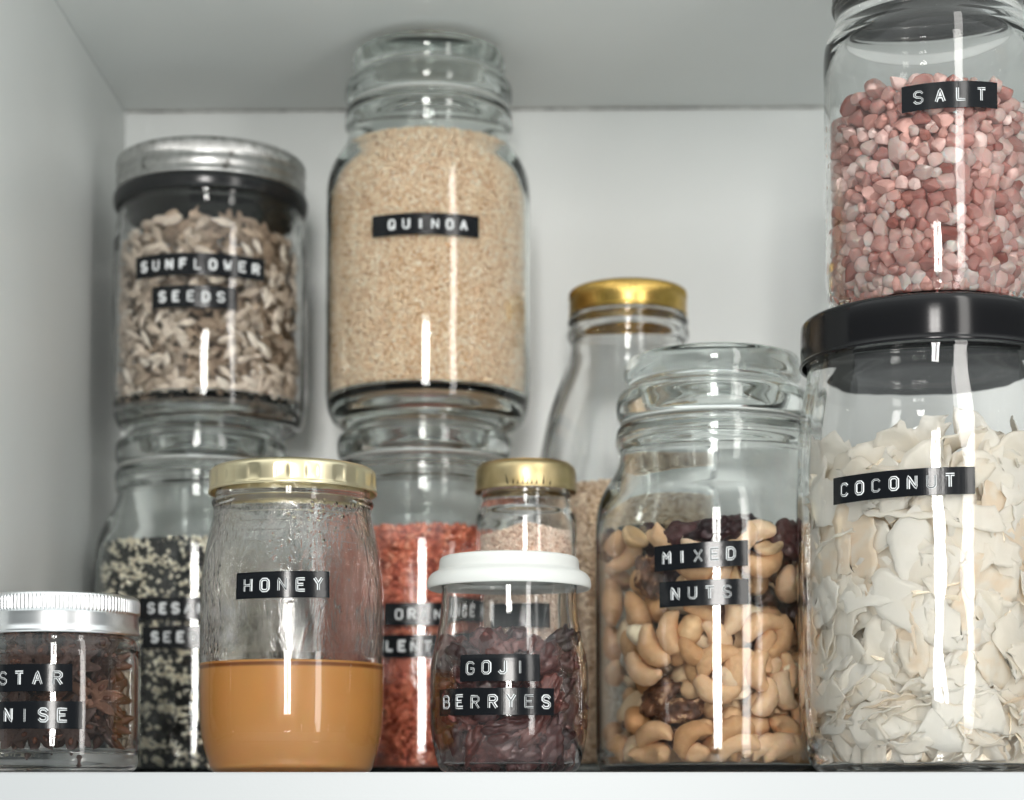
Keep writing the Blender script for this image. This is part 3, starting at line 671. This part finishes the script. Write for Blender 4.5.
tape(r, TJ, 'SALT', -24.9, 26.4, .3022-TZ, tilt=.0020, txt=(.13, .85), cap=.0052, seed=18)

# ================================================================== LOOSE CONTENTS (each piece its own object)
def noisy(V, seed, f, a): return V * (1 + a*vnoise(V, seed, f, 2))[:, None]
# rock salt
def crystal(seed, s=1.0):
    rng = RS(seed); V, F = ICO3[0].copy(), ICO3[1]
    V = V * rng.uniform([.9, .75, .55], [1.55, 1.05, .9])
    for k in range(10):
        d = rng.normal(size=3); d /= np.linalg.norm(d); off = rng.uniform(.50, .88)
        h = V @ d; V = np.where((h > off)[:, None], V - d*(h - off)[:, None]*.93, V)
    V = noisy(V, seed, .5, .05)
    return V, F
salts = []
for k in range(16):
    V, F = crystal(100+k); salts.append(np_mesh('salt_crystal', V, F, False)); salts[-1].materials.append(M['salt'])
rng = RS(5)
nS = 1400; kinds = [([[0, 0, 0]], [v]) for v in (.0023, .0028, .0033, .0039, .0045)]
kk = rng.choice(5, nS, p=[.22, .26, .26, .18, .08])
stop = lambda x, y: .1075 - .35*np.abs(x + .020)**1.0 * (x > -.02) * .62 - .35*np.abs(x+.02)*(x <= -.02)*.9 + .003*np.sin(x*330)
C, R_, kid = pbd(kinds, kk, TJ.rin, .0039, .1065, seed=6, iters=96, grav=.00012, depth=.016, ymax=.014, ztop=stop)
rad = np.array([kinds[k][1][0] for k in kid])
score = np.hypot(C[:, 0], C[:, 1]) + rad - TJ.rin(C[:, 2]) - .25*np.maximum(0, C[:, 1] + .005) + .002*(C[:, 2] > .085)
order = np.argsort(-score); front, rest = order[:300], order[300:]
rngp = RS(8)
tone_lab = [('pale pink translucent crystal of rock salt in the salt jar')]
place('salt_crystal', [salts], M['salt'], C, R_, (TX, TY, TZ), 'chunky pink crystal of rock salt heaped in the salt jar', 'salt crystal', 'pink rock salt crystals in the salt jar', front, rngp, scale=rad*1.3)
def mass(name, idx, C, R_, tmpl, scale, rootloc, m, label, cat, zc, rcore, tone, topz=None):
    VV, FF, TT = [], [], []; nv = 0
    for i in idx:
        V, F = tmpl[i % len(tmpl)]
        VV.append((V*scale[i]) @ R_[i].T + C[i]); FF.append(F + nv); nv += len(V); TT.append(np.full(len(F), tone(i)))
    # rough core
    V, F = V4, F4
    z0, z1 = zc; a = np.stack([V[:, 0], V[:, 1], V[:, 2]], -1)
    h = np.clip(a[:, 2]*1.6, -1, 1); rr = np.hypot(a[:, 0], a[:, 1]) + 1e-9
    zz = z0 + (h+1)/2*(z1-z0); er = np.minimum(1, rr*1.35)*rcore(zz)
    a = np.stack([a[:, 0]/rr*er, a[:, 1]/rr*er, zz], -1)
    if topz is not None: a[:, 2] = np.minimum(a[:, 2], topz(a[:, 0], a[:, 1]) - .006)
    a = a + np.stack([a[:, 0], a[:, 1], np.zeros(len(a))], -1)*(.06*vnoise(a, 3, 60, 2))[:, None]
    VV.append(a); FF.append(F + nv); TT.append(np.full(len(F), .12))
    o = mesh_obj(name, np_mesh(name, np.vstack(VV), np.vstack(FF), False, np.concatenate(TT)), m, None, rootloc)
    return tag(o, label, cat, None, 'stuff')
mass('salt_heap', rest, C, R_, [crystal(200+k) for k in range(6)], rad*1.2, (TX, TY, TZ), M['salt_tone'], 'smaller and deeper pink salt crystals behind the front ones in the salt jar', 'salt', (.0040, .080), lambda z: TJ.rin(z)-.0150, lambda i: rngp.rand(), stop)

# sunflower kernels
def kernel(seed):
    rng = RS(seed); V, F = ICO2[0].copy(), ICO2[1]
    x = V[:, 0]; w = np.clip(1 - .42*(x+.25)**2 - .30*x, .25, 1.2)
    V = np.stack([x*.0058*rng.uniform(.9, 1.1), V[:, 1]*.0023*w*rng.uniform(.9, 1.12), V[:, 2]*.0014*w], -1)
    V[:, 2] += .0004*np.sin(x*2+rng.rand()*3)
    return V * (1 + .05*vnoise(V*100, seed, .8, 1))[:, None], F
kers = []
for k in range(8):
    V, F = kernel(k); me = np_mesh('sunflower_kernel', V, F, True); me.materials.append(M['sunflower']); kers.append(me)
kinds = [([[-.0026, 0, 0], [.0026, 0, 0]], [.0020, .0019])]
top = lambda x, y: .1130 + .004*np.cos((x-.006)*60) - .10*np.abs(x-.006)
C, R_, kid = pbd(kinds, np.zeros(1240, int), UJ.rin, .0030, .112, seed=9, iters=96, grav=.00012, depth=.0140, ymax=.012, ztop=top)
_er = np.stack([C[:, 0], C[:, 1], np.zeros(len(C))], -1); _er /= np.linalg.norm(_er, axis=1, keepdims=True) + 1e-9
_er = _er + RS(77).normal(size=C.shape)*.28; _er /= np.linalg.norm(_er, axis=1, keepdims=True)
_x = R_[:, :, 0] - .8*(R_[:, :, 0]*_er).sum(1)[:, None]*_er; _x /= np.linalg.norm(_x, axis=1, keepdims=True)
_z = _er - (_er*_x).sum(1)[:, None]*_x; _z /= np.linalg.norm(_z, axis=1, keepdims=True); _y = np.cross(_z, _x)
R_ = np.stack([_x, _y, _z], -1)
score = np.hypot(C[:, 0], C[:, 1]) - UJ.rin(C[:, 2]) - .3*np.maximum(0, C[:, 1] + .008)
order = np.argsort(-score); front, rest = order[:300], order[300:]
C[rest, :2] *= .958
place('sunflower_kernel', [kers], M['sunflower'], C, R_, (UX, UY, UZ), 'greyish tan hulled sunflower kernel packed in the wide tin lidded jar', 'seed', 'sunflower kernels against the glass', front, rngp, scale=RS(78).uniform(.88, 1.12, len(C)))
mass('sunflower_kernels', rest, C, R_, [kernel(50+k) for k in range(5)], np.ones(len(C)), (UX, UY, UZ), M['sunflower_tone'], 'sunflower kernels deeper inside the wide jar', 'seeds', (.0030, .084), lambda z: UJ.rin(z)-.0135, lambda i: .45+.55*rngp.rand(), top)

# mixed nuts
def cashew(seed):
    rng = RS(seed); n, k = 18, 16; s = np.linspace(0, 1, n); a = (s-.5)*2.55*rng.uniform(.9, 1.1)
    rc = .0096*rng.uniform(.95, 1.1); cx = rc*np.sin(a); cy = rc*np.cos(a) - rc*.72
    w = (np.sin(np.clip(s, .0, 1)*PI)**.42)*(1 - .22*(s-.35)**2*4)*(.0058 + .0006*rng.rand()); w[0] = w[-1] = .0004
    t = np.arange(k)*2*PI/k; V = []
    for i in range(n):
        nr = np.array([math.sin(a[i]), math.cos(a[i]), 0])
        for q in t: 
            f = 1 - .16*max(0, -math.cos(q))**3
            V.append(np.array([cx[i], cy[i], 0]) + nr*math.cos(q)*w[i]*f + np.array([0, 0, 1])*math.sin(q)*w[i]*.92)
    V = np.array(V); F = []
    for i in range(n-1):
        for j in range(k): F.append((i*k+j, (i+1)*k+j, (i+1)*k+(j+1) % k, i*k+(j+1) % k))
    return V*(1+.07*vnoise(V*100, seed, .9, 3))[:, None], np.array(F)
def blobm(seed, dims, amp=.06, f=.5, V0=ICO3, point=0, seam=0):
    rng = RS(seed); V = V0[0].copy()
    if point: V[:, 0] += point*np.maximum(0, V[:, 0])**6
    V = V*(1+amp*vnoise(V, seed, f, 3))[:, None]
    if seam: V = V*(1 - seam*np.exp(-(V[:, 2]/.09)**2))[:, None]
    return V*np.array(dims)*rng.uniform(.92, 1.08, 3), V0[1]
def halfnut(seed):
    V, F = blobm(seed, (.0098, .0064, .0062), .05, .4); V = V.copy(); k = V[:, 2] > .0004
    V[k, 2] = .0004 + .00045*np.exp(-((np.hypot(V[k, 0]/.0095, V[k, 1]/.006)-.8)/.16)**2) - .0006*np.exp(-(V[k, 1]/.0011)**2)*(np.abs(V[k, 0]) < .006)
    return V, F
def mk(name, arr, m):
    out = []
    for V, F in arr:
        me = np_mesh(name, V, F, True); me.materials.append(m); out.append(me)
    return out
V4F4 = (V4, F4)
nut_meshes = [mk('cashew', [cashew(k) for k in range(7)], M['cashew']),
              mk('hazelnut', [blobm(k, (.0084, .0078, .0076), .09, .5, point=.16) for k in range(7)], M['hazelnut']),
              mk('peanut', [blobm(k+20, (.0092, .0062, .0060), .04, .35, seam=.05) for k in range(4)], M['peanut']),
              mk('brown_nut', [blobm(k+40, (.0130, .0082, .0068), .26, .8, V0=(V4, F4)) for k in range(5)], M['brown_nut']),
              mk('dried_fruit', [blobm(k+60, (.0128, .0096, .0080), .22, .9, V0=V4F4) for k in range(4)], M['prune']),
              mk('split_peanut', [halfnut(k+70) for k in range(5)], M['split'])]
kinds = [([[-.0073, -.0029, 0], [0, .0022, 0], [.0073, -.0029, 0]], [.0048, .0055, .0048]), ([[0, 0, 0]], [.0067]), ([[-.0026, 0, 0], [.0026, 0, 0]], [.0052, .0052]),
         ([[-.0050, 0, 0], [.0050, 0, 0]], [.0060, .0060]), ([[-.0042, 0, 0], [.0042, 0, 0]], [.0080, .0080]), ([[-.0040, 0, 0], [.0040, 0, 0]], [.0042, .0042])]
NSC = [.98, .86, .87, .92, .98, .95]
rng = RS(12); nn = 415
kk = rng.choice(6, nn, p=[.44, .16, .12, .11, .03, .14])
def zin(kid, z, rng):
    z = z.copy(); k = kid == 4; z[k] = np.where(rng.rand(k.sum()) < .85, rng.uniform(.100, .116, k.sum()), rng.uniform(.01, .05, k.sum())); return z
C, R_, kid = pbd(kinds, kk, store.rin, .0048, .114, seed=13, iters=150, zinit=zin, ztop=lambda x, y: .1165 + .003*np.sin(x*120), grav=.00006)
_sc = C[:, 2] - .35*np.maximum(0, C[:, 1]) 
kid[np.argsort(-_sc)[[0, 1, 2, 4, 6, 9, 12, 16]]] = 4
nl = ['pale curved cashew packed in the canister of mixed nuts', 'round blanched hazelnut packed in the canister of mixed nuts', 'small peeled peanut packed in the canister of mixed nuts', 'brown skinned nut packed in the canister of mixed nuts', 'dark wrinkled dried fruit lying among the mixed nuts', 'flat sided split nut half among the mixed nuts']
place(['cashew', 'hazelnut', 'peanut', 'brown_nut', 'dried_fruit', 'split_nut'], nut_meshes, [None]*6, C, R_, (NX, NY, 0), nl, ['cashew', 'hazelnut', 'peanut', 'nut', 'dried fruit', 'nut half'],
      ['cashews in the nut canister', 'hazelnuts in the nut canister', 'peanuts in the nut canister', 'brown nuts in the nut canister', 'dried fruits in the nut canister', 'split nut halves in the nut canister'],
      np.nonzero(C[:, 1] < .022)[0], RS(3), kindsel=kid, scale=np.array(NSC)[kid]*RS(4).uniform(.88, 1.04, len(kid)))

# dried berries
ber = mk('dried_berry', [blobm(k+80, (.0105, .0066, .0048), .30, .62, V0=V4F4) for k in range(9)], M['goji'])
kinds = [([[-.0044, 0, 0], [.0044, 0, 0]], [.0049, .0049])]
C, R_, kid = pbd(kinds, np.zeros(170, int), GJ.rin, .0046, .060, seed=15, iters=130, ztop=lambda x, y: .0600 + .05*np.abs(x+.01) + .003*np.sin(x*190+2), grav=.00012)
place('dried_berry', [ber], M['goji'], C, R_, (GX, GY, 0), 'dark red wrinkled dried berry heaped in the white lidded jar', 'berry', 'dried berries in the white lidded jar', np.nonzero(C[:, 1] < .020)[0], rngp)

# star anise
def star(seed, n=8):
    rng = RS(seed); VV, FF = [], []; nv = 0
    for k in range(n):
        a = 2*PI*k/n + rng.uniform(-.1, .1); L = .0155*rng.uniform(.78, 1.08)
        m_, q = 12, 10; s = np.linspace(0, 1, m_)
        wd = .0029*np.sin(np.clip(s*1.02, 0, 1)**.75*PI)**.7 + .0003; hg = .0042*np.sin(np.clip(s, 0, 1)**.8*PI)**.8 + .0004
        P = []
        for i in range(m_):
            for t in np.arange(q)*2*PI/q:
                x = .0012 + s[i]*L; y = wd[i]*math.sin(t); z = hg[i]*math.cos(t)*.75
                if math.cos(t) > .75: z -= hg[i]*.9*(.35 + .5*s[i])      # split open pod
                z += .0026*s[i]**2
                P.append((x*math.cos(a)-y*math.sin(a), x*math.sin(a)+y*math.cos(a), z))
        VV += P
        for i in range(m_-1):
            for j in range(q): FF.append((nv+i*q+j, nv+(i+1)*q+j, nv+(i+1)*q+(j+1) % q, nv+i*q+(j+1) % q))
        nv += m_*q
    V = np.array(VV); return V*(1+.05*vnoise(V*100, seed, 1.1, 2))[:, None], np.array(FF)
st = mk('star_anise', [star(k) for k in range(5)], M['anise'])
seedm = np_mesh('anise_seed', ICO2[0]*np.array([.0021, .0013, .0016]), ICO2[1], True); seedm.materials.append(M['anise_seed'])
kinds = [([[0, 0, 0]], [.0098])]
C, R_, kid = pbd(kinds, np.zeros(46, int), lambda z: AJ.rin(z)+.0005, .0088, .066, seed=18, iters=120, ztop=lambda x, y: .070+0*x, grav=.0001)
rg = RS(31)
for i in range(len(C)):
    if C[i, 1] > .018: continue
    d = Vector((C[i, 0], C[i, 1], rg.uniform(-.012, .012))).normalized(); d = (d + Vector(rg.normal(size=3)*.42)).normalized()
    qt = d.to_track_quat('Z', 'Y') @ Matrix.Rotation(rg.uniform(0, 6.28), 3, 'Z').to_quaternion()
    rr = math.hypot(C[i, 0], C[i, 1]); k_ = min(1, (float(AJ.rin(C[i, 2])) - .0115)/max(rr, 1e-5)); ppos = Vector((C[i, 0]*k_ + AX, C[i, 1]*k_ + AY, min(max(C[i, 2], .021), .062)))
    o = bpy.data.objects.new('star_anise', st[rg.randint(5)]); COL.objects.link(o); o.matrix_world = Matrix.Translation(ppos) @ qt.to_matrix().to_4x4() @ Matrix.Scale(.86, 4)
    tag(o, 'reddish brown eight pointed star anise in the squat aluminium lidded jar', 'star anise', 'star anise pods in the squat jar')
    for k in range(8):
        if rg.rand() < .5: continue
        a = 2*PI*k/8; s_ = bpy.data.objects.new('seed', seedm); COL.objects.link(s_); s_.parent = o
        s_.location = (.0085*math.cos(a), .0085*math.sin(a), .0016); s_.rotation_euler = (0, 0, a)

# coconut flakes: every flake bends against the glass
def flake(rng, c, ax_u, ax_v, nrm, L, W, bend, jar, off, twist):
    nu, nv = 17, 7; u = np.linspace(-1, 1, nu); v = np.linspace(-1, 1, nv)
    U, Vv = np.meshgrid(u, v, indexing='ij')
    e1 = .92 + .16*rng.rand(); ph = rng.rand(4)*6.28
    kn = np.linspace(-1, 1, 6)
    def edge():
        e = rng.uniform(.62, 1.08, 6); e[0] = rng.uniform(.08, .6); e[-1] = rng.uniform(.05, .5); return np.interp(u, kn, e) * (1 + .05*rng.normal(size=nu))
    et_, eb_ = edge(), edge(); wshape = np.where(Vv > 0, et_[:, None], eb_[:, None])
    X = U*L*(1 + .10*np.sin(Vv*3+ph[2]) + .04*np.sin(Vv*9+ph[3])); Y = Vv*W*wshape + .10*W*np.sin(U*2.4+ph[1])
    Zz = bend*(X**2)/L + rng.uniform(-.25, .25)*(Y**2)/W + twist*X*Y/L + .0005*np.sin(X*600+ph[0])
    P = c + X[..., None]*ax_u + Y[..., None]*ax_v + Zz[..., None]*nrm
    th_ = .00022 + .00016*rng.rand()
    Nn = nrm * th_
    F_, B_ = (P + Nn).reshape(-1, 3), (P - Nn).reshape(-1, 3)
    V = np.vstack([F_, B_]); n = nu*nv
    r = np.hypot(V[:, 0], V[:, 1]) + 1e-9; lim = jar.rin(np.clip(V[:, 2], .006, jar.top)) - off
    V[:, 2] = np.maximum(V[:, 2], jar.base + .0006)
    k = np.minimum(1, (lim + np.r_[np.zeros(n), np.full(n, -th_*1.2)])/r); V[:, 0] *= k; V[:, 1] *= k
    i, j = np.meshgrid(np.arange(nu-1), np.arange(nv-1), indexing='ij'); q = (i*nv+j).ravel()
    F = [np.stack([q, q+nv, q+nv+1, q+1], -1), np.stack([q+1, q+nv+1, q+nv, q], -1)+n]
    k = np.arange(nu-1)*nv; F.append(np.stack([k, k+n, k+nv+n, k+nv], -1)); k2 = k+nv-1; F.append(np.stack([k2+nv, k2+nv+n, k2+n, k2], -1))
    k = np.arange(nv-1); F.append(np.stack([k+1, k+1+n, k+n, k], -1)); k2 = k+(nu-1)*nv; F.append(np.stack([k2, k2+n, k2+1+n, k2+1], -1))
    return V, np.vstack(F)
rng = RS(44)
def make_flakes(n, roff, zlo, zhi, sizes, tilt, edge=0.0):
    out = []
    for i in range(n):
        z = zlo + (zhi-zlo)*((i+.5)/n) + rng.uniform(-.006, .006); th = rng.uniform(-1.85, 1.85)
        L = rng.uniform(*sizes); W = L*rng.uniform(.42, .80); z = max(z, .010)
        er = np.array([math.sin(th), -math.cos(th), 0]); et = np.array([math.cos(th), math.sin(th), 0]); ez = np.array([0, 0, 1.])
        nr = er + et*rng.normal()*tilt + ez*rng.normal()*tilt; nr /= np.linalg.norm(nr)
        if rng.rand() < edge: nr = ez + er*rng.normal()*.5 + et*rng.normal()*.35; nr /= np.linalg.norm(nr)
        a = rng.uniform(0, 2*PI); t = et*math.cos(a) + ez*math.sin(a); t -= nr*(t @ nr)
        if np.linalg.norm(t) < .2: t = er - nr*(er @ nr)
        t /= np.linalg.norm(t); b = np.cross(nr, t)
        c = er*(CJ.rin(z) - roff - rng.uniform(0, .004)) + ez*z
        out.append(flake(rng, c, t, b, nr, L, W, rng.uniform(-.16, .06), CJ, .0004 + rng.uniform(0, .0022), rng.uniform(-.3, .3)))
    return out
fl = make_flakes(105, .0024, .030, .131, (.014, .025), .11, .03) + make_flakes(80, .0060, .012, .134, (.014, .024), .26, .06) + make_flakes(70, .004, .008, .034, (.009, .016), .35, .6)
fl += make_flakes(26, .010, .126, .146, (.013, .019), .8, .0)
for V, F in fl:
    c = V.mean(0); me = np_mesh('coconut_flake', V - c, F, True); me.materials.append(M['coconut'])
    o = mesh_obj('coconut_flake', me, None, None, (CX + c[0], CY + c[1], c[2]))
    tag(o, 'thin creamy white curled coconut flake packed in the largest jar', 'coconut flake', 'coconut flakes against the glass')
deep = make_flakes(150, .014, .012, .130, (.012, .019), .8, .25)
VV, FF, nv = [], [], 0
for V, F in deep: VV.append(V); FF.append(F+nv); nv += len(V)
zc = np.linspace(.0065, .128, 20); tt = np.arange(40)*2*PI/40
A_, B_ = np.meshgrid(tt, zc, indexing='ij'); RR = CJ.rin(B_) - .0135 + .003*np.sin(A_*7 + B_*150); RR[:, 0] = RR[:, -1] = .0
VV.append(np.stack([RR*np.sin(A_), -RR*np.cos(A_), B_], -1).reshape(-1, 3))
i, j = np.meshgrid(np.arange(40), np.arange(19), indexing='ij'); a = i*20+j; b = ((i+1) % 40)*20+j
FF.append(np.stack([a, b, b+1, a+1], -1).reshape(-1, 4)+nv)
o = mesh_obj('coconut_heap', np_mesh('coconut_heap', np.vstack(VV), np.vstack(FF), True), M['coconut_deep'], None, (CX, CY, 0))
tag(o, 'deeper packed mass of coconut flakes in the largest jar', 'coconut', None, 'stuff')

# ================================================================== LIGHT
w = bpy.data.worlds.new('World'); sc.world = w; w.use_nodes = True
nt = w.node_tree; bg = nt.nodes['Background']; 
tcw = nt.nodes.new('ShaderNodeTexCoord'); spw = nt.nodes.new('ShaderNodeSeparateXYZ'); nt.links.new(tcw.outputs['Generated'], spw.inputs[0])
mw = N(nt, 'ShaderNodeMath', operation='MULTIPLY_ADD'); mw.inputs[1].default_value = .5; mw.inputs[2].default_value = .5; nt.links.new(spw.outputs[2], mw.inputs[0])
# a room: pale floor and counter below, dim walls level with the shelf, white ceiling above
rw = ramp(nt, [(0, (.76, .82, .82)), (.30, (.72, .78, .77)), (.44, (.11, .12, .12)), (.62, (.11, .12, .12)), (.76, (.88, .93, .92)), (1, (1.0, 1.04, 1.03))])
nt.links.new(mw.outputs[0], rw.inputs[0]); nt.links.new(rw.outputs[0], bg.inputs[0]); bg.inputs[1].default_value = 1.04
def area(name, loc, target, sx, sy, L, col=(1, 1, 1)):
    l = bpy.data.lights.new(name, 'AREA'); l.shape = 'RECTANGLE'; l.size = sx; l.size_y = sy; l.energy = L*PI*sx*sy*1.0; l.color = col
    o = bpy.data.objects.new(name, l); COL.objects.link(o); o.location = loc
    d = Vector(target) - Vector(loc); o.rotation_euler = d.to_track_quat('-Z', 'Y').to_euler(); return o
area('side_window_light', (.43, -.60, .30), (0, .1, .30), .11, .95, 5.5, (1, .97, .93))
area('far_window_light', (-.16, -3.1, .45), (0, 0, .45), .20, 1.15, 26, (1, .975, .94))
area('far_window_light', (.08, -3.1, .45), (0, 0, .45), .18, 1.15, 26, (1, .975, .94))

# ================================================================== CAMERA
cd = bpy.data.cameras.new('camera'); cam = bpy.data.objects.new('camera', cd); COL.objects.link(cam); sc.camera = cam
cd.sensor_width = 36; cd.lens = 2000/1024*36; cd.clip_start = .01; cd.clip_end = 20
cd.shift_y = 286/1024
cam.location = (0, -.86, -.008); cam.rotation_euler = (math.radians(93), 0, math.radians(1.1))
cd.dof.use_dof = True; cd.dof.focus_distance = .885; cd.dof.aperture_fstop = 6.2

sc.view_settings.view_transform = 'Standard'; sc.view_settings.look = 'None'; sc.view_settings.exposure = .52; sc.view_settings.gamma = 1
sc.render.engine = 'CYCLES'
c = sc.cycles
c.max_bounces = 32; c.transmission_bounces = 32; c.glossy_bounces = 8; c.diffuse_bounces = 8; c.transparent_max_bounces = 16
c.caustics_refractive = True; c.caustics_reflective = True; c.blur_glossy = .3
c.sample_clamp_indirect = 28; c.sample_clamp_direct = 0
c.use_denoising = True
try: c.denoiser = 'OPENIMAGEDENOISE'; c.denoising_input_passes = 'RGB_ALBEDO_NORMAL'
except Exception: pass
c.use_adaptive_sampling = True; c.adaptive_threshold = .01
